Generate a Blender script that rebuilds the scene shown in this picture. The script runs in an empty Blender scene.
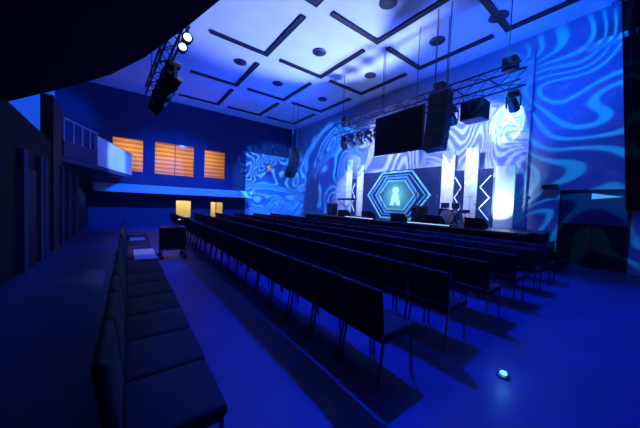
import bpy, bmesh, math, random
from mathutils import Vector, Matrix
random.seed(7)
C = bpy.context.scene.collection
PI = math.pi
H = 7.6            # ceiling height
V = Vector

# ------------------------------------------------------------------ materials
def mat(name, col, rough=.6, metal=0, noise=0, nscale=8, emit=None, estr=0, spec=.5, alpha_glass=False, bump=0):
    m = bpy.data.materials.new(name); m.use_nodes = True
    nt = m.node_tree; b = nt.nodes['Principled BSDF']
    b.inputs['Base Color'].default_value = (*col, 1)
    b.inputs['Roughness'].default_value = rough
    b.inputs['Metallic'].default_value = metal
    b.inputs['Specular IOR Level'].default_value = spec
    if noise or bump:
        tc = nt.nodes.new('ShaderNodeTexCoord'); n = nt.nodes.new('ShaderNodeTexNoise')
        n.inputs['Scale'].default_value = nscale; n.inputs['Detail'].default_value = 4
        nt.links.new(tc.outputs['Object'], n.inputs['Vector'])
        if noise:
            r = nt.nodes.new('ShaderNodeValToRGB')
            r.color_ramp.elements[0].position = .3; r.color_ramp.elements[1].position = .7
            r.color_ramp.elements[0].color = (*[c*(1-noise) for c in col], 1)
            r.color_ramp.elements[1].color = (*[min(1, c*(1+noise)) for c in col], 1)
            nt.links.new(n.outputs['Fac'], r.inputs['Fac']); nt.links.new(r.outputs['Color'], b.inputs['Base Color'])
        if bump:
            bp = nt.nodes.new('ShaderNodeBump'); bp.inputs['Strength'].default_value = bump
            nt.links.new(n.outputs['Fac'], bp.inputs['Height']); nt.links.new(bp.outputs['Normal'], b.inputs['Normal'])
    if emit:
        b.inputs['Emission Color'].default_value = (*emit, 1); b.inputs['Emission Strength'].default_value = estr
    if alpha_glass:
        out = nt.nodes['Material Output']; mx = nt.nodes.new('ShaderNodeMixShader')
        t = nt.nodes.new('ShaderNodeBsdfTransparent'); g = nt.nodes.new('ShaderNodeBsdfGlossy')
        g.inputs['Roughness'].default_value = .05; mx.inputs[0].default_value = .025
        nt.links.new(t.outputs[0], mx.inputs[1]); nt.links.new(g.outputs[0], mx.inputs[2])
        nt.links.new(mx.outputs[0], out.inputs['Surface'])
    return m

def slat_mat(name, c1, c2, scale, axis='Z'):
    m = mat(name, c1, .55); nt = m.node_tree; b = nt.nodes['Principled BSDF']
    tc = nt.nodes.new('ShaderNodeTexCoord'); w = nt.nodes.new('ShaderNodeTexWave')
    w.bands_direction = axis; w.inputs['Scale'].default_value = scale; w.inputs['Distortion'].default_value = .6
    r = nt.nodes.new('ShaderNodeValToRGB'); r.color_ramp.elements[0].color = (*c1, 1); r.color_ramp.elements[1].color = (*c2, 1)
    nt.links.new(tc.outputs['Object'], w.inputs['Vector']); nt.links.new(w.outputs['Fac'], r.inputs['Fac'])
    nt.links.new(r.outputs['Color'], b.inputs['Base Color'])
    return m

M = dict(
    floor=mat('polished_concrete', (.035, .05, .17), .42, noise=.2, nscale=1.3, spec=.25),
    white=mat('white_paint', (.78, .78, .80), .8, noise=.04, nscale=3),
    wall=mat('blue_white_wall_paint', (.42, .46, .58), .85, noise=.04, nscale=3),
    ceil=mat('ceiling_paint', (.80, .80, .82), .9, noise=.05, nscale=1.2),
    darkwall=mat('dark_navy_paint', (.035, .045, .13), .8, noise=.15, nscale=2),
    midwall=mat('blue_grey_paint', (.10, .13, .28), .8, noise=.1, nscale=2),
    black=mat('black_paint', (.012, .012, .014), .6, noise=.2, nscale=20),
    fabric=mat('black_fabric', (.014, .014, .02), .85, noise=.3, nscale=120, bump=.15),
    drape=mat('black_drape', (.008, .008, .010), .95, noise=.3, nscale=60),
    steel=mat('dark_steel', (.10, .10, .12), .35, .8, noise=.1, nscale=40),
    alu=mat('aluminium', (.45, .46, .5), .4, .85, noise=.1, nscale=30),
    chrome=mat('chrome', (.7, .7, .72), .2, 1, noise=.05, nscale=30),
    stage=mat('stage_deck', (.035, .035, .045), .35, noise=.3, nscale=6),
    wood=slat_mat('orange_wood_slats', (.42, .22, .07), (.80, .50, .20), 1.1),
    cream=mat('cream_plaster', (.85, .72, .42), .8, noise=.08, nscale=3),
    frame=mat('dark_window_frame', (.03, .03, .05), .5, noise=.2, nscale=10),
    glass=mat('window_glass', (1, 1, 1), .05, alpha_glass=True),
    cloth=mat('white_cloth', (.75, .74, .78), .9, noise=.06, nscale=40, bump=.2),
    screen=mat('dark_screen', (.006, .008, .010), .8, noise=.2, nscale=30, spec=.1),
    drum=mat('blue_drum_shell', (.03, .05, .16), .25, noise=.2, nscale=12),
    skin=mat('drum_head', (.75, .75, .75), .5, noise=.05, nscale=20),
    cymbal=mat('bronze_cymbal', (.75, .55, .25), .25, 1, noise=.1, nscale=50),
    lens=mat('lit_lens', (.8, .9, 1), .2, emit=(.45, .75, 1), estr=5),
    lensoff=mat('dark_lens', (.02, .03, .06), .08, noise=.1, nscale=20),
    amber=mat('amber_lamp', (.9, .4, .1), .4, emit=(1, .28, .04), estr=.5),
    indigo=mat('indigo_lamp', (.2, .2, .9), .4, emit=(.08, .05, 1), estr=.6),
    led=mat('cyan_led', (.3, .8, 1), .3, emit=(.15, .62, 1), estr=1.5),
    warmled=mat('warm_lamp', (1, .8, .5), .3, emit=(1, .7, .3), estr=2.0),
    hexa=mat('cyan_screen_line', (.2, .5, .6), .4, emit=(.10, .42, .75), estr=.75),
    hexb=mat('blue_screen_line', (.1, .3, .6), .4, emit=(.05, .22, .60), estr=.75),
    chev=mat('white_screen_line', (.6, .7, .9), .4, emit=(.35, .5, 1), estr=.9),
    navy=mat('navy_screen', (.01, .015, .05), .35, emit=(.004, .018, .13), estr=1.0),
    batten=mat('batten_lens', (.8, .9, 1), .4, emit=(.45, .7, 1), estr=1.1),
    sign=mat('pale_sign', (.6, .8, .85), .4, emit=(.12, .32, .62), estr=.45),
)
# image in the middle of the stage screen: a bright core in a teal field
def core_mat():
    m = mat('screen_image', (.02, .05, .1), .4); nt = m.node_tree; b = nt.nodes['Principled BSDF']
    tc = nt.nodes.new('ShaderNodeTexCoord'); mp = nt.nodes.new('ShaderNodeMapping'); g = nt.nodes.new('ShaderNodeTexGradient')
    g.gradient_type = 'SPHERICAL'; mp.inputs['Scale'].default_value = (.9, .9, .85)
    r = nt.nodes.new('ShaderNodeValToRGB')
    r.color_ramp.elements[0].color = (.004, .03, .12, 1); r.color_ramp.elements[0].position = .0
    r.color_ramp.elements[1].color = (.25, .75, .85, 1); r.color_ramp.elements[1].position = .95
    e = r.color_ramp.elements.new(.5); e.color = (.06, .28, .50, 1)
    nt.links.new(tc.outputs['Object'], mp.inputs['Vector']); nt.links.new(mp.outputs['Vector'], g.inputs['Vector'])
    nt.links.new(g.outputs['Fac'], r.inputs['Fac']); nt.links.new(r.outputs['Color'], b.inputs['Emission Color'])
    b.inputs['Emission Strength'].default_value = 1
    return m
M['core'] = core_mat()
M['glow'] = mat('screen_figure', (.6, .9, .9), .4, emit=(.42, .95, .85), estr=1.0)

# ------------------------------------------------------------------ mesh builder
class MB:
    def __init__(s): s.bm = bmesh.new()
    def box(s, c, d, rot=None, bev=0, seg=2):
        r = bmesh.ops.create_cube(s.bm, size=1)['verts']
        for v in r: v.co = V((v.co.x*d[0], v.co.y*d[1], v.co.z*d[2]))
        if bev:
            es = {e for v in r for e in v.link_edges}
            o = bmesh.ops.bevel(s.bm, geom=list(es), offset=bev, segments=seg, profile=.5, affect='EDGES')
            r = list({v for f in o['faces'] for v in f.verts} | {v for v in r if v.is_valid})
        mt = Matrix.Translation(V(c)) @ (rot.to_4x4() if rot else Matrix())
        for v in r: v.co = mt @ v.co
        return s
    def span(s, a, b, bev=0):
        return s.box([(a[i]+b[i])/2 for i in range(3)], [abs(b[i]-a[i]) for i in range(3)], bev=bev)
    def cyl(s, p, q, r1, r2=None, n=12):
        p, q = V(p), V(q); r2 = r1 if r2 is None else r2
        d = q-p; rot = d.to_track_quat('Z', 'Y').to_matrix()
        ra, rb = [], []
        for i in range(n):
            a = 2*PI*i/n; u = V((math.cos(a), math.sin(a), 0))
            ra.append(s.bm.verts.new(p + rot @ (u*r1))); rb.append(s.bm.verts.new(q + rot @ (u*r2)))
        for i in range(n):
            j = (i+1) % n; s.bm.faces.new((ra[i], ra[j], rb[j], rb[i]))
        s.bm.faces.new(ra[::-1]); s.bm.faces.new(rb)
        return s
    def path(s, pts, r, n=8):
        for a, b in zip(pts, pts[1:]): s.cyl(a, b, r, n=n)
        return s
    def lathe(s, prof, c=(0, 0, 0), axis='Z', n=24):
        rings = []
        for rr, z in prof:
            ring = []
            for i in range(n):
                a = 2*PI*i/n; p = V((rr*math.cos(a), rr*math.sin(a), z))
                if axis == 'X': p = V((p.z, p.x, p.y))
                if axis == 'Y': p = V((p.x, p.z, p.y))
                ring.append(s.bm.verts.new(V(c)+p))
            rings.append(ring)
        for a, b in zip(rings, rings[1:]):
            for i in range(n):
                j = (i+1) % n; s.bm.faces.new((a[i], a[j], b[j], b[i]))
        s.bm.faces.new(rings[0][::-1]); s.bm.faces.new(rings[-1])
        return s
    def prism(s, poly, a, b, axis='Z'):
        def P(u, w, h): return V((u, w, h)) if axis == 'Z' else V((h, u, w)) if axis == 'X' else V((u, h, w))
        A = [s.bm.verts.new(P(u, w, a)) for u, w in poly]; B = [s.bm.verts.new(P(u, w, b)) for u, w in poly]
        n = len(poly)
        for i in range(n):
            j = (i+1) % n; s.bm.faces.new((A[i], A[j], B[j], B[i]))
        s.bm.faces.new(A[::-1]); s.bm.faces.new(B)
        return s
    def ring(s, outer, inner, a, b):          # polygon ring in the YZ plane, thickness along X
        n = len(outer); q = []
        for poly in (outer, inner):
            for h in (a, b): q.append([s.bm.verts.new(V((h, u, w))) for u, w in poly])
        oa, ob, ia, ib = q
        for i in range(n):
            j = (i+1) % n
            for f in ((oa[i], oa[j], ob[j], ob[i]), (ia[j], ia[i], ib[i], ib[j]), (oa[j], oa[i], ia[i], ia[j]), (ob[i], ob[j], ib[j], ib[i])):
                s.bm.faces.new(f)
        return s
    def build(s, name, m, parent=None, loc=(0, 0, 0), smooth=False):
        bmesh.ops.recalc_face_normals(s.bm, faces=s.bm.faces)
        me = bpy.data.meshes.new(name); s.bm.to_mesh(me); s.bm.free()
        if smooth:
            for p in me.polygons: p.use_smooth = True
            me.set_sharp_from_angle(angle=math.radians(40))
        me.materials.append(M[m]); o = bpy.data.objects.new(name, me); C.objects.link(o)
        o.location = loc
        if parent: o.parent = parent
        return o

def tag(o, label=None, cat=None, group=None, kind=None):
    if label: o['label'] = label
    if cat: o['category'] = cat
    if group: o['group'] = group
    if kind: o['kind'] = kind
    return o
def thing(name, label, cat, loc=(0, 0, 0), rz=0, group=None):
    o = bpy.data.objects.new(name, None); C.objects.link(o); o.empty_display_size = .2
    o.location = loc; o.rotation_euler = (0, 0, rz)
    return tag(o, label, cat, group)
def dup(o, parent=None):
    c = o.copy(); C.objects.link(c)
    if parent: c.parent = parent
    for ch in list(o.children): dup(ch, c)
    return c
def struct(o): o['kind'] = 'structure'; return o
def ordn(i): return ['first', 'second', 'third', 'fourth', 'fifth', 'sixth', 'seventh', 'eighth', 'ninth', 'tenth', 'eleventh', 'twelfth',
                     'thirteenth', 'fourteenth', 'fifteenth', 'sixteenth', 'seventeenth', 'eighteenth', 'nineteenth', 'twentieth', 'twenty-first',
                     'twenty-second', 'twenty-third', 'twenty-fourth', 'twenty-fifth', 'twenty-sixth', 'twenty-seventh', 'twenty-eighth'][i]

XF, YL, XB, YR = 11.0, 18.5, -4.6, -1.3      # front wall, left wall, back wall, right wall

# ------------------------------------------------------------------ room shell
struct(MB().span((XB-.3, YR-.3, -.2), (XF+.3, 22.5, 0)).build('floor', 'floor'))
struct(MB().span((XB-.3, YR-.3, H), (XF+.3, 22.5, H+.2)).build('ceiling', 'ceil'))
# front wall with a doorway on the right
DY0, DY1, DZ = .50, 1.86, 2.28
mb = MB()
mb.span((XF, DY1, 0), (XF+.25, YL+.3, H)); mb.span((XF, YR-.3, 0), (XF+.25, DY0, H)); mb.span((XF, DY0, DZ), (XF+.25, DY1, H))
struct(mb.build('wall_front', 'wall'))
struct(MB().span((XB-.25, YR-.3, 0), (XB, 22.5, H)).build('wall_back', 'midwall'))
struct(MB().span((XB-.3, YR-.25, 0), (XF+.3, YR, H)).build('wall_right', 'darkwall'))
# left wall with lit window openings
def holed(x0, x1, z0, z1, holes):
    mb = MB(); xs = sorted({x0, x1, *[h[0] for h in holes], *[h[1] for h in holes]})
    for a, b in zip(xs, xs[1:]):
        m = (a+b)/2; cuts = sorted([(h[2], h[3]) for h in holes if h[0] < m < h[1]]); z = z0
        for c0, c1 in cuts:
            mb.span((a, YL, z), (b, YL+.25, c0)); z = c1
        mb.span((a, YL, z), (b, YL+.25, z1))
    return mb
UP = [(-.75, .76, 3.05, 5.0), (1.25, 3.50, 3.02, 5.06), (4.06, 5.50, 3.06, 5.0)]
LO = [(2.42, 3.38, .35, 1.52), (4.52, 5.42, .35, 1.50)]
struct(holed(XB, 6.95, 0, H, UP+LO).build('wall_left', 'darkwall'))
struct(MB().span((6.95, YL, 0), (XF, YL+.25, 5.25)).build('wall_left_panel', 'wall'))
struct(MB().span((6.95, YL, 5.25), (XF, YL+.25, H)).build('wall_left_upper', 'darkwall'))  # dark paint stands in for shade on this upper part
for i, (x0, x1, z0, z1) in enumerate(UP+LO):
    w = bpy.data.objects.new('window_%d' % (i+1), None); C.objects.link(w); w.location = (x0, YL, z0); w['kind'] = 'structure'
    W, T = x1-x0, z1-z0; f = MB(); t = .05
    f.span((0, .06, 0), (t, .14, T)); f.span((W-t, .06, 0), (W, .14, T)); f.span((t, .06, 0), (W-t, .14, t)); f.span((t, .06, T-t), (W-t, .14, T))
    if W > 2: f.span((W/2-.02, .07, t), (W/2+.02, .13, T-t))
    if i == 4: f.span((W*.42, .07, t), (W*.42+.05, .13, T-t))
    f.build('window_frame', 'frame', w)
    MB().span((t, .095, t), (W-t, .105, T-t)).build('pane', 'glass', w)
# the lit rooms behind the windows
struct(MB().span((-2.2, 21.2, 2.3), (6.9, 21.4, 5.6)).build('wall_upper_lobby', 'wood'))
struct(MB().span((-2.2, YL+.26, 5.4), (6.9, 21.2, 5.5)).build('ceiling_upper_lobby', 'wood'))
struct(MB().span((-2.2, YL+.26, 2.3), (6.9, 21.2, 2.42)).build('floor_upper_lobby', 'wood'))
struct(MB().span((-2.2, 20.6, 0), (6.9, 20.8, 2.1)).build('wall_lower_lobby', 'cream'))
struct(MB().span((-2.2, YL+.26, 2.1), (6.9, 20.6, 2.2)).build('ceiling_lower_lobby', 'cream'))
struct(MB().span((6.9, YL+.26, 0), (7.0, 21.4, 5.6)).build('wall_lobby_side', 'cream'))
struct(MB().span((-2.3, YL+.26, 0), (-2.2, 21.4, 5.6)).build('wall_lobby_end', 'cream'))
struct(MB().span((XB, YL-.04, 2.85), (-2.95, YL-.002, H)).build('trim_9', 'white'))  # white panel puts the brighter light on this wall end into the paint
# side gallery slab with pale fascia under the upper windows
struct(MB().span((-1.42, 17.25, 1.84), (6.98, YL-.005, 2.28)).build('trim_1', 'white'))
# crown ledge at the top of the front wall
struct(MB().span((XF-.25, DY0+.1, 6.45), (XF, 1.55, 6.6)).build('trim_2', 'white'))
# door leaf, frame and header panel in the front doorway
d = bpy.data.objects.new('door_1', None); C.objects.link(d); d.location = (XF, DY0, 0); d['kind'] = 'structure'
W = DY1-DY0
MB().span((.05, 0, 0), (.2, W/2-.01, 1.28)).span((.05, W/2+.01, 0), (.2, W, 1.28)).build('door_leaf', 'drape', d)
MB().span((.02, 0, 1.30), (.2, W, DZ)).build('door_header', 'darkwall', d)
MB().span((-.03, -.06, 0), (.03, 0, DZ)).span((-.03, W, 0), (.03, W+.06, DZ)).span((-.03, -.06, DZ), (.03, W+.06, DZ+.06)).build('door_frame', 'black', d)
MB().cyl((-.02, W/2-.10, .75), (-.02, W/2-.10, 1.0), .012).cyl((-.02, W/2-.10, .77), (.06, W/2-.10, .77), .01).cyl((-.02, W/2-.10, .98), (.06, W/2-.10, .98), .01).build('door_handle', 'steel', d)
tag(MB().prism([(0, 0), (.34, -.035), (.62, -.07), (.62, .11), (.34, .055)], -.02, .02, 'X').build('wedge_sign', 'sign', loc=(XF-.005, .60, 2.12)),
    'small pale wedge shaped sign above the dark doorway', 'sign')  # glowing wedge imitates a streak of light on the door header
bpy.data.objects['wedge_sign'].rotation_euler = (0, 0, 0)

# rear: partition under the balcony with a sloping end, pier, balcony slab above the camera
PX = -1.7
struct(MB().prism([(YR, 0), (18.5, 0), (18.5, 2.62), (10.7, 2.62), (10.7, 3.0), (7.2, 3.19), (YR, 3.16)], PX-.15, PX, 'X').build('wall_rear', 'drape'))
struct(MB().span((PX-.2, 10.15, 0), (PX+.05, 11.3, 4.3)).build('pillar_rear', 'black'))
edge = [(.95, YR), (.92, .4), (.75, 1.5), (.58, 2.2), (.42, 2.76), (.15, 3.62), (-.2, 4.47), (-.77, 5.49), (-1.58, 6.83), (-2.6, 8.4), (XB, 11.2)]
struct(MB().prism(edge + [(XB, YR)], 3.2, 3.65).build('balcony_slab', 'black'))
struct(MB().span((XB, 11.0, 2.62), (PX+.02, 17.2, 2.8)).build('balcony_floor', 'darkwall'))
# vertical pilasters on the rear partition
for i, y in enumerate((7.4, 8.6, 9.0, 11.0, 12.2, 13.8)):
    struct(MB().span((PX, y, 0), (PX+.10, y+.28, 2.45)).build('trim_%d' % (3+i), 'darkwall'))
struct(MB().span((PX+.005, 7.75, 0), (PX+.05, 8.5, 2.1)).build('door_2', 'black'))
# balcony parapet: the pale end panel and the dim curved run before it
def wallseg(a, b, z0, z1, t=.1):
    a, b = V((*a, 0)), V((*b, 0)); dr = (b-a).normalized(); n = V((-dr.y, dr.x, 0))*t
    return MB().prism([(p.x, p.y) for p in (a, b, b+n, a+n)], z0, z1)
t = thing('balcony_parapet', 'pale parapet panel at the end of the rear balcony, under the rail posts', 'parapet', (-.95, 13.4, 2.78))
wallseg((0, 0), (1.12, 4.15), 0, 1.12).build('front_panel', 'white', t)
wallseg((-.02, -.02), (1.12, 4.15), 1.12, 1.17, .14).build('cap_rail', 'alu', t)
t2 = thing('balcony_rail', 'dim rail with thin posts along the rear balcony beside the pale parapet', 'railing', (-1.62, 11.4, 2.8))
wallseg((0, 0), (.65, 1.95), 0, .55).build('kick_panel', 'darkwall', t2)  # dark colour stands in for the dim light on this run
MB().cyl((0, 0, 1.2), (.65, 1.95, 1.2), .03).build('handrail', 'alu', t2)
for k in range(5):
    f = k/4; MB().cyl((.65*f, 1.95*f, .5), (.65*f, 1.95*f, 1.2), .022).build('post', 'alu', t2)
struct(MB().prism([(-1.65, 11.3), (-.95, 13.4), (.17, 17.5), (PX, 17.5)], 2.62, 2.78).build('balcony_floor_end', 'darkwall'))

# ------------------------------------------------------------------ ceiling slots and round diffusers
hx = [.74*6, 1.20*6, 1.655*6]; hy = [.55*6, 1.08*6, 1.65*6, 2.25*6, 2.82*6]
proto = None
for i, x in enumerate(hx):
    for j, y in enumerate(hy):
        lab = 'black L-shaped ceiling slot, %s from the stage wall, %s from the right-hand wall' % (ordn(2-i), ordn(j))
        if proto is None:
            w = .07
            p = MB().span((-2.15, -w, -.05), (w, w, 0)).span((-w, -2.75, -.05), (w, -w, 0))
            p.span((-2.15, -w-.02, -.065), (-w, -w+.01, 0)).span((-2.15, w-.01, -.065), (w, w+.02, 0))
            p.span((w-.01, -2.75, -.065), (w+.02, w+.02, 0)).span((-w-.02, -2.75, -.065), (-w+.01, -w-.02, 0))
            o = proto = p.build('ceiling_slot', 'black')
        else:
            o = proto.copy(); C.objects.link(o)
        o.location = (x, y, H); tag(o, lab, 'ceiling slot', 'L-shaped slots in the ceiling')
proto = None
for i, (x, y) in enumerate([(8.8, 5.1), (6.06, 5.1), (6.0, 8.4), (6.0, 11.9), (3.84, 11.2), (9.1, 3.3), (8.85, 8.3), (8.85, 11.9)]):
    if proto is None:
        t = proto = thing('ceiling_diffuser', '', 'diffuser')
        MB().lathe([(.26, 0), (.27, -.03), (.22, -.05), (.20, -.06)], n=28).build('rim', 'frame', t, smooth=True)
        MB().lathe([(.15, -.055), (.16, -.08), (.03, -.10)], n=28).build('cone', 'black', t, smooth=True)
    else: t = dup(proto)
    t.location = (x, y, H)
    tag(t, ['dark round ceiling diffuser nearest the hanging truss cables', 'dark round ceiling diffuser at the top edge of the picture',
            'dark round ceiling diffuser in the middle of the ceiling', 'dark round ceiling diffuser between slots, below the middle one',
            'dark round ceiling diffuser nearest the balcony lighting bar', 'dark round ceiling diffuser right of the truss cables',
            'dark round ceiling diffuser above the hanging black screen', 'dark round ceiling diffuser nearest the far corner of the stage wall'][i],
        'diffuser', 'round ceiling diffusers')

# ------------------------------------------------------------------ chairs
def make_chair():
    t = thing('auditorium_chair', '', 'chair')
    MB().box((.02, 0, .455), (.47, .515, .075), bev=.03, seg=3).build('seat', 'fabric', t, smooth=True)
    rot = Matrix.Rotation(-.13, 3, 'Y')
    MB().box((-.26, 0, .70), (.06, .515, .40), rot, bev=.028, seg=3).build('backrest', 'fabric', t, smooth=True)
    for sy in (-1, 1):
        y = sy*.235
        MB().cyl((.22, y, .42), (.24, y, 0), .013, n=8).build('leg', 'steel', t)
        MB().cyl((-.20, y, .42), (-.26, y, 0), .013, n=8).build('leg', 'steel', t)
        MB().path([(-.20, y, .42), (-.225, y, .52), (-.275, y, .80)], .012).build('back_post', 'steel', t)
    MB().path([(-.20, -.235, .41), (.22, -.235, .41), (.22, .235, .41), (-.20, .235, .41), (-.20, -.235, .41)], .012).build('seat_frame', 'steel', t)
    return t
chair0 = make_chair(); first = True
rown = ['row nearest the camera', 'second row from the camera', 'third row from the camera', 'fourth row from the camera', 'fifth row from the camera', 'front row by the stage']
def put(x, y, rz, lab, grp):
    global first
    o = chair0 if first else dup(chair0); first = False
    o.location = (x, y, 0); o.rotation_euler = (0, 0, rz)
    return tag(o, lab, 'chair', grp)
for r in range(6):
    X = 1.99 + 1.13*r
    for k in range(26):
        put(X + random.uniform(-.015, .015), 1.61 + .528*k, random.uniform(-.004, .004),
            'black padded chair, %s from the right-hand end of the %s' % (ordn(k), rown[r]), 'chairs of the ' + rown[r])
for k in range(15):
    put(.20 + random.uniform(-.006, .006), 1.61 + .528*k, random.uniform(-.004, .004),
        'black padded chair across the aisle under the balcony, %s from the camera end' % ordn(k), 'chairs along the rear wall')
# white cloths standing in for light patches on the rear row seats
def cloth(name, x, y, w, l, lab):
    mb = MB(); n = 8; g = []
    for i in range(n+1):
        row = []
        for j in range(n+1):
            u, v = i/n-.5, j/n-.5
            z = .004*math.sin(9*u+3)+.005*math.sin(11*v) + .008
            row.append(mb.bm.verts.new((u*w, v*l, z)))
        g.append(row)
    for i in range(n):
        for j in range(n): mb.bm.faces.new((g[i][j], g[i+1][j], g[i+1][j+1], g[i][j+1]))
    bmesh.ops.solidify(mb.bm, geom=mb.bm.faces[:], thickness=.014)
    o = mb.build(name, 'cloth', loc=(x, y, .502), smooth=True)
    return tag(o, lab, 'cloth', 'pale cloths left on the rear row seats')
cloth('folded_cloth', .27, 5.95, .34, 1.15, 'pale folded cloth on a rear row seat, nearer one of two')
cloth('folded_cloth', .21, 8.16, .32, .62, 'pale folded cloth on a rear row seat, farther one of two')

# equipment cart at the far end of the aisle
t = thing('equipment_cart', 'dark equipment cart with shelves standing at the far end of the aisle', 'cart', (.98, 7.9, 0))
MB().span((-.3, -.3, .80), (.3, .3, .84), bev=.01).build('top_shelf', 'black', t)
MB().span((-.3, -.3, .25), (.3, .3, .28), bev=.01).build('lower_shelf', 'black', t)
MB().span((-.26, -.27, .29), (.26, .27, .74), bev=.015).build('cabinet_body', 'fabric', t)
for sx in (-1, 1):
    for sy in (-1, 1):
        lg = MB().cyl((sx*.27, sy*.27, .1), (sx*.27, sy*.27, .80), .016).build('leg', 'steel', t)
        MB().cyl((sx*.27-.0, sy*.27-.02, .05), (sx*.27, sy*.27+.02, .05), .05, n=16).cyl((sx*.27, sy*.27, .06), (sx*.27, sy*.27, .12), .012).build('caster', 'black', lg)
t = thing('desk_lamp', 'small lit lamp on top of the dark equipment cart', 'lamp', (1.08, 7.75, .842))
MB().lathe([(.07, 0), (.07, .015), (.02, .025)]).build('base', 'black', t)
MB().path([(0, 0, .02), (-.02, 0, .18), (.03, -.04, .26)], .008).build('stem', 'steel', t)
MB().lathe([(.02, .27), (.05, .21), (.045, .21)], (.03, -.04, 0)).build('lamp_shade', 'black', t)
MB().lathe([(.02, .19), (.032, .21), (.02, .225)], (.03, -.04, 0)).build('bulb', 'warmled', t)

# ------------------------------------------------------------------ glowing puck added as a floor glint in the right-hand aisle
t = thing('floor_marker_light', 'small glowing cyan marker light on the floor by the end of the second row', 'light', (2.92, .82, 0)); t.scale = (.8, .8, .8)
MB().lathe([(.07, 0), (.07, .02), (.05, .035)]).build('housing', 'steel', t, smooth=True)
MB().lathe([(.04, .035), (.034, .055), (.012, .065)]).build('lens', 'led', t, smooth=True)

# ------------------------------------------------------------------ stage
SX, SZ = 8.75, 1.0
t = thing('stage_platform', 'dark raised stage platform along the front wall', 'stage', (0, 0, 0))
MB().span((SX, 2.15, .9), (XF-.01, 13.2, SZ)).build('deck', 'stage', t)
MB().span((SX+.03, 2.2, 0), (XF-.02, 13.15, .9)).build('skirt', 'drape', t)
MB().span((SX-.012, 2.15, .965), (SX, 13.2, .995)).build('edge_strip', 'alu', t)
t = thing('stage_steps', 'dark steps leading up to the right-hand end of the stage', 'steps', (9.3, 1.55, 0))
for k in range(4): MB().span((0, .148*k, .25*k), (1.1, .148*4, .25*k+.24)).build('step', 'stage', t)

# centre screen with nested hexagons
CY, CZ = 7.85, 2.18
sc = thing('stage_screen', 'wide dark stage screen showing nested glowing hexagons', 'screen', (10.55, CY, CZ))
MB().span((0, -2.2, -1.15), (.1, 2.2, 1.22), bev=.01).build('screen_panel', 'navy', sc)
MB().span((.1, -2.0, -1.18), (.2, -1.8, 1.0)).span((.1, 1.8, -1.18), (.2, 2.0, 1.0)).build('support_frame', 'steel', sc)
def hexa(rx, rz, cut=.48): return [(-rx, 0), (-rx*cut, rz), (rx*cut, rz), (rx, 0), (rx*cut, -rz), (-rx*cut, -rz)]
def ringy(rx, rz, w, name, m, a=-.02):
    return MB().ring(hexa(rx, rz), hexa(rx-w*1.25, rz-w), a, 0).build(name, m, sc)
ringy(1.84, 1.17, .075, 'hexagon_outline', 'hexa')
ringy(1.60, 1.00, .05, 'hexagon_outline', 'hexb')
ringy(1.30, .90, .10, 'hexagon_outline', 'hexb')
ringy(1.08, .74, .07, 'hexagon_outline', 'hexa')
MB().prism(hexa(.98, .67), -.012, 0, 'X').build('screen_image', 'core', sc)
g = MB()
g.prism([(.17*math.cos(a*PI/8), .24+.17*math.sin(a*PI/8)) for a in range(16)], -.03, 0, 'X')
g.prism([(-.30, -.50), (-.10, -.50), (0, -.20), (.10, -.50), (.30, -.50), (.14, .08), (-.14, .08)], -.03, 0, 'X')
g.build('glowing_figure', 'glow', sc)

# scenic flats and slim screens either side
def flat(y0, y1, z1, lab, x=10.62):
    t = thing('scenic_flat', lab, 'stage flat', (x, (y0+y1)/2, SZ), group='white scenic flats on the stage')
    w = (y1-y0)/2
    MB().span((0, -w, 0), (.06, w, z1), bev=.008).build('face_panel', 'white', t)
    MB().cyl((.08, 0, z1*.7), (.30, 0, .02), .02).span((.06, -w*.8, 0), (.34, w*.8, .03)).build('brace', 'steel', t)
flat(5.10, 5.62, 3.0, 'white upright flat immediately right of the hexagon screen')
flat(4.22, 4.68, 3.0, 'white upright flat between the two slim chevron screens')
flat(10.15, 10.62, 2.9, 'white upright flat immediately left of the hexagon screen')
flat(11.05, 11.55, 3.3, 'white upright flat at the far left of the stage set')
flat(3.02, 3.62, 2.2, 'short white upright flat at the right end of the stage set')
def slim(y0, y1, lab, flip):
    t = thing('slim_screen', lab, 'screen', (10.58, (y0+y1)/2, SZ), group='slim stage screens')
    w = (y1-y0)/2
    MB().span((0, -w, 0), (.08, w, 2.15), bev=.008).build('screen_panel', 'navy', t)
    for z in (.25, 1.05):
        s = flip; MB().path([(-.012, -s*w*.8, z), (-.012, s*w*.7, z+.42), (-.012, -s*w*.8, z+.84)], .02, 6).build('chevron', 'chev', t)
slim(4.72, 5.06, 'slim dark screen with pale chevrons, right of the first white flat', -1)
slim(3.70, 4.16, 'slim dark screen with pale chevrons, nearest the right end of the stage', 1)
slim(10.68, 10.98, 'slim dark screen with pale chevrons, left of the hexagon screen', 1)

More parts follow.
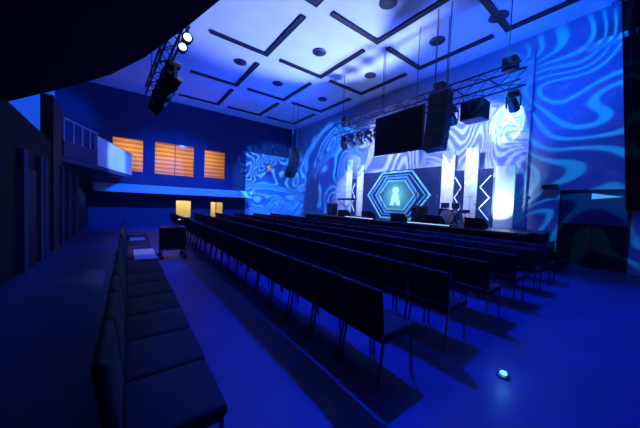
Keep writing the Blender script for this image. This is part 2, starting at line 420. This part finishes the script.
# stage monitors, microphones, drum kit, keyboard, amplifiers
proto = None
for i, y in enumerate((3.6, 5.0, 6.6, 8.3, 10.0)):
    lab = 'black wedge monitor on the stage front, %s from the right-hand end' % ordn(i)
    if proto is None:
        t = proto = thing('wedge_monitor', lab, 'monitor')
        MB().prism([(-.2, 0), (.22, 0), (.22, .12), (-.08, .34), (-.2, .34)], -.28, .28, 'Y').build('cabinet', 'black', t)
        g = MB(); g.prism([(.225, .14), (.235, .15), (-.055, .345), (-.065, .335)], -.25, .25, 'Y'); g.build('grille', 'steel', t)
    else: t = dup(proto)
    t.location = (9.16, y, SZ+.002); t.rotation_euler = (0, 0, 0); tag(t, lab, 'monitor', 'wedge monitors on the stage front')
for y, L, lab in ((5.1, 1.7, 'slim glowing white light batten on the stage lip, right one of two'), (8.6, 1.9, 'slim glowing white light batten on the stage lip, left one of two')):
    t = thing('light_batten', lab, 'stage light', (8.80, y, SZ+.001), 0, 'light battens on the stage lip')  # glowing strips added to give the bright lines along the stage lip
    MB().span((-.03, -L/2, 0), (.05, L/2, .05), bev=.008).build('housing', 'black', t)
    MB().span((-.036, -L/2+.03, .012), (-.03, L/2-.03, .042)).build('lens', 'batten', t)
proto = None
for i, (x, y) in enumerate([(9.35, 4.3), (9.3, 5.9), (9.3, 7.6), (9.35, 9.3), (9.5, 11.2)]):
    lab = 'thin microphone stand on stage, %s from the right-hand end' % ordn(i)
    if proto is None:
        t = proto = thing('microphone_stand', lab, 'microphone stand')
        MB().lathe([(.14, 0), (.14, .015), (.02, .03)]).build('base', 'steel', t)
        MB().cyl((0, 0, .02), (0, 0, 1.25), .011).build('pole', 'steel', t)
        MB().cyl((.1, 0, 1.20), (-.28, 0, 1.38), .008).build('boom', 'steel', t)
        MB().cyl((.1, 0, 1.20), (.22, 0, 1.14), .02, .028).build('microphone', 'black', t)
    else: t = dup(proto)
    t.location = (x, y, SZ); t.rotation_euler = (0, 0, i*.7); tag(t, lab, 'microphone stand', 'microphone stands on stage')
t = thing('drum_kit', 'blue drum kit with cymbals right of the hexagon screen', 'drum kit', (10.0, 4.75, SZ+.009), PI)
b = MB().cyl((.1, 0, .29), (.5, 0, .29), .28, n=28).build('bass_drum', 'drum', t, smooth=True)
MB().cyl((.5, 0, .29), (.505, 0, .29), .26, n=28).build('drum_head', 'skin', b)
for nm, (x, y, z), r, h in (('tom', (.25, .2, .62), .14, .2), ('tom', (.25, -.2, .62), .15, .2), ('floor_tom', (-.2, -.5, .25), .19, .36), ('snare_drum', (-.2, .35, .45), .17, .13)):
    b = MB().cyl((x, y, z), (x, y, z+h), r, n=24).build(nm, 'drum', t, smooth=True)
    MB().cyl((x, y, z+h), (x, y, z+h+.006), r*.97, n=24).build('drum_head', 'skin', b)
    m = MB()
    if nm == 'tom': m.cyl((x, y, z), (x-.02, y*.4, .53), .014)
    else:
        for a in range(3): m.cyl((x, y, z+.02), (x+r*.9*math.cos(a*2.1), y+r*.9*math.sin(a*2.1), 0), .01)
    m.build('drum_stand', 'chrome', b)
for (x, y, z, r) in ((.1, .62, 1.05, .22), (.15, -.62, 1.1, .25), (-.15, .72, .78, .17), (.3, -.85, .95, .2)):
    s = MB().cyl((x, y, .1), (x, y, z), .01).cyl((x, y, .2), (x+.2, y, 0), .008).cyl((x, y, .2), (x-.12, y+.15, 0), .008).cyl((x, y, .2), (x-.12, y-.15, 0), .008).build('cymbal_stand', 'chrome', t)
    MB().lathe([(r, z), (r*.3, z+.02), (.03, z+.045)], (x, y, 0)).build('cymbal', 'cymbal', s, smooth=True)
t = thing('drum_stool', 'round black drum stool behind the drum kit', 'stool', (10.36, 4.75, SZ+.011))
MB().lathe([(.15, .45), (.17, .49), (.15, .54)]).build('seat', 'fabric', t, smooth=True)
MB().cyl((0, 0, .1), (0, 0, .46), .02).build('column', 'chrome', t)
for a in range(3): MB().cyl((0, 0, .22), (.2*math.cos(a*2.09), .2*math.sin(a*2.09), 0), .012).build('leg', 'chrome', t)
t = thing('keyboard', 'black stage keyboard lying on a folding stand left of the hexagon screen', 'keyboard', (9.6, 10.35, SZ+.875))
MB().span((-.16, -.6, 0), (.16, .6, .09), bev=.015).build('body', 'black', t)
MB().span((-.0, -.55, .09), (.15, .55, .10)).build('keys', 'skin', t)
t = thing('keyboard_stand', 'folding cross stand under the stage keyboard', 'stand', (9.6, 10.35, SZ))
for s in (-1, 1):
    MB().cyl((-.14, s*.45, .85), (.14, -s*.45, .015), .014).cyl((.14, s*.45, .85), (-.14, -s*.45, .015), .014).build('cross_leg', 'steel', t)
for i, (y, lab) in enumerate([(6.1, 'black amplifier cabinet in front of the flat right of the hexagon screen'), (11.9, 'black amplifier cabinet at the left end of the stage')]):
    t = thing('amplifier', lab, 'amplifier', (9.9, y, SZ), group='amplifier cabinets on stage')
    MB().span((-.15, -.32, .02), (.15, .32, .68), bev=.02).build('cabinet', 'black', t)
    MB().span((-.165, -.28, .05), (-.15, .28, .50)).build('grille', 'steel', t)
    for k in range(4): MB().cyl((-.15, -.2+.13*k, .60), (-.175, -.2+.13*k, .60), .02).build('knob', 'alu', t)
    MB().span((-.13, -.3, 0), (.13, -.26, .02)).span((-.13, .26, 0), (.13, .3, .02)).build('foot', 'black', t)

# ------------------------------------------------------------------ truss over the stage front and what hangs from it
TX, TZ = 8.0, 5.12
def truss(name, lab, y0, y1, x, z, s=.3, n=18, x1=None):
    t = thing(name, lab, 'truss', (x, y0, z)); L = y1-y0; h = s/2; dx = 0 if x1 is None else x1-x
    for sx in (-h, h):
        for sz in (-h, h): MB().cyl((sx, 0, sz), (sx+dx, L, sz), .024, n=8).build('chord', 'black', t)
    m = MB()
    for k in range(n):
        a, b = L*k/n, L*(k+1)/n; oa, ob = dx*k/n, dx*(k+1)/n
        f = 1 if k % 2 else -1
        for sx in (-h, h): m.cyl((sx+oa, a, -h*f), (sx+ob, b, h*f), .011, n=6)
        for sz in (-h, h): m.cyl((-h*f+oa, a, sz), (h*f+ob, b, sz), .011, n=6)
    m.build('lattice', 'black', t)
    return t
tr = truss('lighting_truss', 'long lattice lighting truss hanging over the stage front', 2.25, 9.4, TX, TZ, .45, 16)
for y in (2.6, 4.25, 4.62, 6.8, 9.1):
    MB().cyl((0, y-2.25, .15), (0, y-2.25, H-TZ), .014, n=6).build('hanging_cable', 'steel', tr)
for k, y in enumerate((2.55, 4.45, 8.9)):
    MB().span((-.14, y-2.25-.16, .15), (.14, y-2.25+.16, .5), bev=.02).build('hoist', 'black', tr)

# moving head lamps hung below the truss and from the balcony bar
def make_head(lens, lab, loc, tilt, rz=0, group=None):
    t = thing('moving_head_light', lab, 'stage light', loc, rz, group)
    MB().span((-.14, -.12, -.12), (.14, .12, 0), bev=.015).build('base', 'black', t)
    MB().span((-.04, -.03, 0), (.04, .03, .055)).build('hanging_clamp', 'steel', t)
    y = MB().span((-.03, -.17, -.42), (.03, -.14, -.12)).span((-.03, .14, -.42), (.03, .17, -.12)).span((-.03, -.17, -.15), (.03, .17, -.12)).build('yoke', 'black', t)
    R = Matrix.Rotation(tilt, 3, 'Y'); c = V((0, 0, -.36))
    hd = MB().cyl(c + R @ V((-.2, 0, 0)), c + R @ V((.17, 0, 0)), .10, .13, n=20).build('head', 'black', t, smooth=True)
    MB().cyl(c + R @ V((.17, 0, 0)), c + R @ V((.185, 0, 0)), .11, .10, n=20).build('lens', lens, hd)
    return t
for i, (y, tl) in enumerate([(2.5, .4), (4.1, .5), (4.75, .3), (7.2, .6), (7.7, .4), (8.2, .7), (8.7, .5), (9.2, 1.0)]):
    make_head('lensoff', 'black moving head lamp under the stage truss, %s from the right-hand end' % ordn(i), (TX+.225, y, TZ-.225-.026-.058), tl, random.uniform(-.5, .5), 'moving heads under the stage truss')

t = thing('hanging_screen', 'large black screen hanging on the camera side of the stage truss', 'screen', (TX-.30, 5.78, 0))
MB().span((-.04, -1.03, 3.52), (.04, 1.03, 5.0), bev=.015).build('screen_case', 'black', t)
MB().span((-.046, -.98, 3.57), (-.04, .98, 4.95)).build('display', 'screen', t)
for y in (-.7, .7): MB().cyl((0, y, 4.98), (0, y, H), .012).build('hanger', 'steel', t)

def line_array(loc, n, lab, rz, arc, w=.78, top=H):
    t = thing('line_array_speaker', lab, 'loudspeaker', loc, rz, 'curved hanging line array loudspeakers')
    z, x, a = 0, 0, 0
    for k in range(n):
        a = arc*k/n; R = Matrix.Rotation(a, 3, 'Y'); hgt = .29
        c = V((x, 0, z)) + R @ V((0, 0, -hgt/2))
        cb = MB().box(c, (.34, w, hgt-.012), R, bev=.012).build('cabinet', 'black', t)
        MB().box(c + R @ V((-.172, 0, 0)), (.006, w*.92, hgt*.8), R).build('grille', 'fabric', cb)
        e = V((x, 0, z)) + R @ V((0, 0, -hgt)); x, z = e.x, e.z
    MB().span((-.17, -.28, .0), (.17, -.22, .06)).span((-.17, .22, .0), (.17, .28, .06)).span((-.03, -.28, .03), (.03, .28, .09)).build('fly_frame', 'steel', t)
    MB().cyl((0, -.2, .08), (0, -.2, top-loc[2]), .014).cyl((0, .2, .08), (0, .2, top-loc[2]), .014).build('cable', 'steel', t)
    return t
line_array((7.46, 4.12, 5.05), 6, 'curved black line array hanging between the screen and the small speaker', 0, .30, .60)
line_array((7.9, 13.2, 4.82), 6, 'curved black line array hanging by the far left end of the stage', .2, .5, .6)
t = thing('hanging_subwoofer', 'boxy black loudspeaker hanging near the right end of the truss', 'loudspeaker', (TX-.05, 3.34, 4.08))
MB().span((-.25, -.30, .08), (.25, .30, .60), bev=.02).build('cabinet', 'black', t)
MB().span((-.258, -.27, .11), (-.25, .27, .57)).build('grille', 'fabric', t)
for y in (-.25, .25): MB().cyl((-.175, y, .59), (-.175, y, TZ-4.08-.225-.026), .014).build('hanger', 'steel', t)

# lighting bar along the balcony front
bar = truss('balcony_lighting_bar', 'dark lighting bar crowded with lamps by the balcony edge', 5.65, 10.2, .80, 5.05, .25, 12, .56)
for y in (.9, 2.5, 4.3):
    MB().cyl((-.24*y/4.55, y, .1), (-.24*y/4.55, y, H-5.05), .014, n=6).build('hanging_cable', 'steel', bar)
nm = ['first', 'second', 'third', 'fourth', 'fifth', 'sixth', 'seventh', 'eighth', 'ninth']
for i, y in enumerate((7.2, 7.62, 8.04, 8.46, 8.88, 9.30, 9.72, 10.12)):
    make_head('lensoff', 'black stage lamp under the balcony bar, %s from its camera end' % nm[i], (.80+.125-.24*(y-5.65)/4.55, y, 5.05-.125-.026-.058), .5+.2*(i % 3), random.uniform(-.4, .6), 'stage lamps under the balcony bar')
for i, y in enumerate((5.78, 6.20)):
    t = thing('par_lamp', 'small lit lamp hanging from the camera end of the balcony bar, %s' % ['nearer one of two', 'farther one of two'][i], 'stage light', (.918-.022*i, y, 4.612), PI/2, 'lit lamps on the balcony bar')
    MB().cyl((.03, 0, .25), (.03, 0, .285), .02).build('hanging_clamp', 'black', t)
    MB().cyl((.10, 0, .16), (.0, 0, .17), .09, n=16).cyl((.0, 0, .17), (-.01, 0, .17), .105, n=16).build('can', 'black', t)
    MB().lathe([(.07, 0), (.06, -.03), (.02, -.045)], (-.01, 0, .17), 'X', 16).build('lens', 'lens', t)

# wall speaker on the front wall, amber lamp on the left wall, black drape at the right
t = thing('wall_speaker', 'small black speaker bracketed to the blue wall left of the dark doorway', 'loudspeaker', (XF-.28, 2.12, 2.42))
MB().span((-.12, -.19, -.07), (.12, .19, .08), bev=.02).build('cabinet', 'black', t)
MB().span((-.127, -.16, -.05), (-.12, .16, .06)).build('grille', 'fabric', t)
MB().cyl((.1, 0, 0), (.28, 0, 0), .02).span((.26, -.05, -.07), (.278, .05, .07)).build('bracket', 'steel', t)
t = thing('wall_lamp', 'small amber and indigo wall lamp left of the far line array', 'lamp', (8.75, YL-.005, 4.15))
MB().span((-.2, -.07, -.3), (.2, 0, .3), bev=.02).build('backplate', 'black', t)
MB().span((-.16, -.12, .0), (.16, -.06, .26), bev=.02).build('upper_lens', 'amber', t)
MB().span((-.16, -.12, -.26), (.16, -.06, -.02), bev=.02).build('lower_lens', 'indigo', t)
g = MB(); pts = []
N = 40
for i in range(N+1):
    y = -1.2 + 1.62*i/N; pts.append((XF-.28 + .07*math.sin(i*1.5), y))
A = [[g.bm.verts.new((x, y + (.0 if z < 1 else .5*(z/7.45)*(i/N)), z)) for i, (x, y) in enumerate(pts)] for z in (1.75, 3.6, 5.5, 7.45)]
for a, b in zip(A, A[1:]):
    for i in range(N): g.bm.faces.new((a[i], a[i+1], b[i+1], b[i]))
bmesh.ops.solidify(g.bm, geom=g.bm.faces[:], thickness=.02)
t = thing('stage_drape', 'tall black pleated drape hanging at the right end of the front wall', 'curtain', (0, 0, 0))
g.build('cloth', 'drape', t, smooth=True)
MB().cyl((XF-.28, -1.25, 7.48), (XF-.28, 1.1, 7.48), .03).cyl((XF-.28, .9, 7.48), (XF-.28, .9, H), .015).cyl((XF-.28, -1.0, 7.48), (XF-.28, -1.0, H), .015).build('drape_rail', 'steel', t)
# slim pipe up the front wall right of the stage
tag(MB().cyl((XF-.06, 2.78, SZ+.003), (XF-.06, 2.78, 7.0), .024, n=12).span((XF-.1, 2.72, 2), (XF, 2.84, 2.05)).span((XF-.1, 2.72, 5), (XF, 2.84, 5.05)).build('wall_conduit', 'midwall'),
    'thin dark vertical pipe on the front wall beside the white stage end', 'pipe')

# ------------------------------------------------------------------ lights
def aim(o, to):
    o.rotation_euler = (V(to)-o.location).to_track_quat('-Z', 'Y').to_euler()
def spot(loc, to, deg, col, power, blend=.5, size=.1, gobo=None):
    l = bpy.data.lights.new('spot_lamp', 'SPOT'); l.energy = power; l.color = col; l.spot_size = math.radians(deg); l.spot_blend = blend
    l.shadow_soft_size = size
    o = bpy.data.objects.new('stage_spot', l); C.objects.link(o); o.location = loc; aim(o, to)
    if gobo:
        scale, bands, off, lo, hi, w = gobo
        l.use_nodes = True; nt = l.node_tree; N = nt.nodes; L = nt.links
        em = N['Emission']; tc = N.new('ShaderNodeTexCoord'); sp = N.new('ShaderNodeSeparateXYZ')
        L.new(tc.outputs['Normal'], sp.inputs[0])
        def mth(op, a, b=None):
            n = N.new('ShaderNodeMath'); n.operation = op
            for i, q in enumerate((a, b)):
                if q is None: continue
                if isinstance(q, (int, float)): n.inputs[i].default_value = q
                else: L.new(q, n.inputs[i])
            return n.outputs[0]
        u = mth('DIVIDE', sp.outputs[0], sp.outputs[2]); v = mth('DIVIDE', sp.outputs[1], sp.outputs[2])
        cb = N.new('ShaderNodeCombineXYZ'); L.new(u, cb.inputs[0]); L.new(v, cb.inputs[1]); cb.inputs[2].default_value = off
        nz = N.new('ShaderNodeTexNoise'); nz.inputs['Scale'].default_value = scale; nz.inputs['Detail'].default_value = .3
        nz.inputs['Distortion'].default_value = .8
        L.new(cb.outputs[0], nz.inputs['Vector'])
        s = mth('SINE', mth('MULTIPLY', nz.outputs['Fac'], bands))
        mr = N.new('ShaderNodeMapRange'); mr.interpolation_type = 'SMOOTHSTEP'
        mr.inputs['From Min'].default_value = w-.35; mr.inputs['From Max'].default_value = w+.35
        L.new(s, mr.inputs['Value'])
        mx = N.new('ShaderNodeMix'); mx.data_type = 'RGBA'
        mx.inputs['A'].default_value = (*lo, 1); mx.inputs['B'].default_value = (*hi, 1)
        L.new(mr.outputs[0], mx.inputs['Factor']); L.new(mx.outputs['Result'], em.inputs['Color'])
    return o
def area(loc, to, sx, sy, col, power):
    l = bpy.data.lights.new('area_lamp', 'AREA'); l.shape = 'RECTANGLE'; l.size = sx; l.size_y = sy; l.energy = power; l.color = col
    o = bpy.data.objects.new('area_lamp', l); C.objects.link(o); o.location = loc; aim(o, to); return o
BLUE = (.0, .03, 1)
# ceiling uplighting from the stage
spot((8.6, 7.8, 1.4), (5.3, 7.4, H), 71, (.23, .33, 1), 5300, .5, .3)
spot((8.4, 10.0, 1.4), (3.0, 12.0, H), 90, (.0, .07, 1), 2300, .7, .3)
spot((8.4, 3.4, 1.4), (8.6, 2.6, H), 100, (.0, .075, 1), 2100, .7, .3)
spot((8.4, 12.0, 1.4), (7.0, 15, H), 100, (.0, .05, 1), 700, .8, .3)
# audience floor wash from the ceiling
spot((5.2, 4.9, 7.3), (4.5, 1.8, 0), 65, (.0, .028, 1), 4500, .4, .12)
spot((5.4, 9.0, 7.3), (2.9, 7.4, 0), 47, (.0, .02, 1), 2600, .5, .12)
spot((7.6, 7.5, 7.3), (5.6, 8.0, 0), 84, (.0, .03, 1), 3000, .6, .12)
spot((1.6, 7.0, 7.2), (.25, 6.9, .5), 20, (.75, .65, 1), 520, .6, .05)  # narrow spot added to light the white cloths on the rear row
# projected swirl patterns
spot((4.8, 1.0, 6.6), (XF, 1.9, 4.3), 62, (1, 1, 1), 1900, .3, .01, gobo=(1.9, 130, 3.1, (.0, .012, .28), (.0, .36, 1), .55))
spot((8.42, 4.75, 5.0), (XF, 4.75, 4.25), 76, (1, 1, 1), 700, .35, .01, gobo=(1.1, 95, 7.7, (.16, .24, .95), (.55, .68, 1), .1))
spot((8.42, 8.6, 5.0), (XF, 9.0, 4.3), 100, (1, 1, 1), 800, .5, .01, gobo=(1.0, 95, 2.3, (.12, .20, .92), (.50, .65, 1), .1))
spot((4.5, 10.5, 5.6), (9.2, YL, 3.2), 40, (1, 1, 1), 7500, .3, .01, gobo=(4.2, 120, 4.4, (.0, .015, .2), (.05, .36, 1), .4))
spot((5.2, 11.0, 6.2), (XF, 13.4, 3.9), 62, (1, 1, 1), 3600, .4, .01, gobo=(2.2, 120, 1.4, (.0, .02, .32), (.03, .32, 1), .45))
spot((8.75, 3.2, 6.9), (XF, 3.5, 4.9), 22, (1, 1, 1), 1300, .35, .005, gobo=(9, 30, 5.2, (.2, .4, .8), (.7, 1, .85), .1))
# stage wash on the set
for y in (4.5, 6.0, 9.6, 11.6):
    spot((8.6, y, 4.9), (10.9, y, 2.0), 54, (.46, .54, 1), 620, .7, .1)
spot((9.8, 3.4, 1.15), (XF, 3.5, 2.3), 74, (.5, .85, 1), 230, .8, .05)
# gallery fascia, parapet and upper rear wall
spot((4.0, 10.5, 6.6), (2.6, 17.2, 2.0), 62, (.0, .08, 1), 6500, .7, .1)
spot((5.0, 13.2, 6.0), (-.4, 15.4, 3.4), 24, (.12, .26, 1), 3600, .6, .1)
spot((1.5, 12.0, 6.9), (-3.8, YL, 5.0), 36, (.0, .10, 1), 2200, .6, .1)
spot((6.0, 13.0, 6.6), (9.0, YL, .9), 36, (.0, .11, 1), 4600, .8, .1)
# lit lobby rooms
for x in (.0, 2.4, 4.8): area((x, 19.9, 5.3), (x, 20.6, 3.0), 1.2, .6, (1, .62, .36), 40)
for x in (2.9, 4.9): area((x, 19.6, 2.0), (x, 20.2, .8), .8, .5, (1, .75, .35), 32)
# added point lamp for the cyan pool around the floor glint
l = bpy.data.lights.new('marker_lamp', 'POINT'); l.energy = 1.0; l.color = (.1, .5, 1); l.shadow_soft_size = .05
o = bpy.data.objects.new('marker_lamp', l); C.objects.link(o); o.location = (2.92, .82, .16)

w = bpy.data.worlds.new('world'); bpy.context.scene.world = w; w.use_nodes = True
w.node_tree.nodes['Background'].inputs[0].default_value = (.0, .01, .2, 1); w.node_tree.nodes['Background'].inputs[1].default_value = .0

# ------------------------------------------------------------------ camera
cam = bpy.data.cameras.new('camera'); co = bpy.data.objects.new('camera', cam); C.objects.link(co)
cam.sensor_width = 36; cam.lens = 255.15/640*36; cam.clip_start = .05; cam.clip_end = 200
yaw, pit, rol = math.radians(52.95), math.radians(-2.237), math.radians(2.211)
F = V((math.cos(pit)*math.cos(yaw), math.cos(pit)*math.sin(yaw), math.sin(pit)))
r = V((math.sin(yaw), -math.cos(yaw), 0)); u = r.cross(F)
R2 = r*math.cos(rol) + u*math.sin(rol); U2 = u*math.cos(rol) - r*math.sin(rol)
mt = Matrix((R2, U2, -F)).transposed().to_4x4(); mt.translation = V((0, 0, 1.6))
co.matrix_world = mt
S = bpy.context.scene; S.camera = co
S.view_settings.view_transform = 'Standard'; S.view_settings.look = 'None'; S.view_settings.exposure = 0; S.view_settings.gamma = 1
S.view_settings.use_curve_mapping = False
S.cycles.max_bounces = 5; S.cycles.use_denoising = True
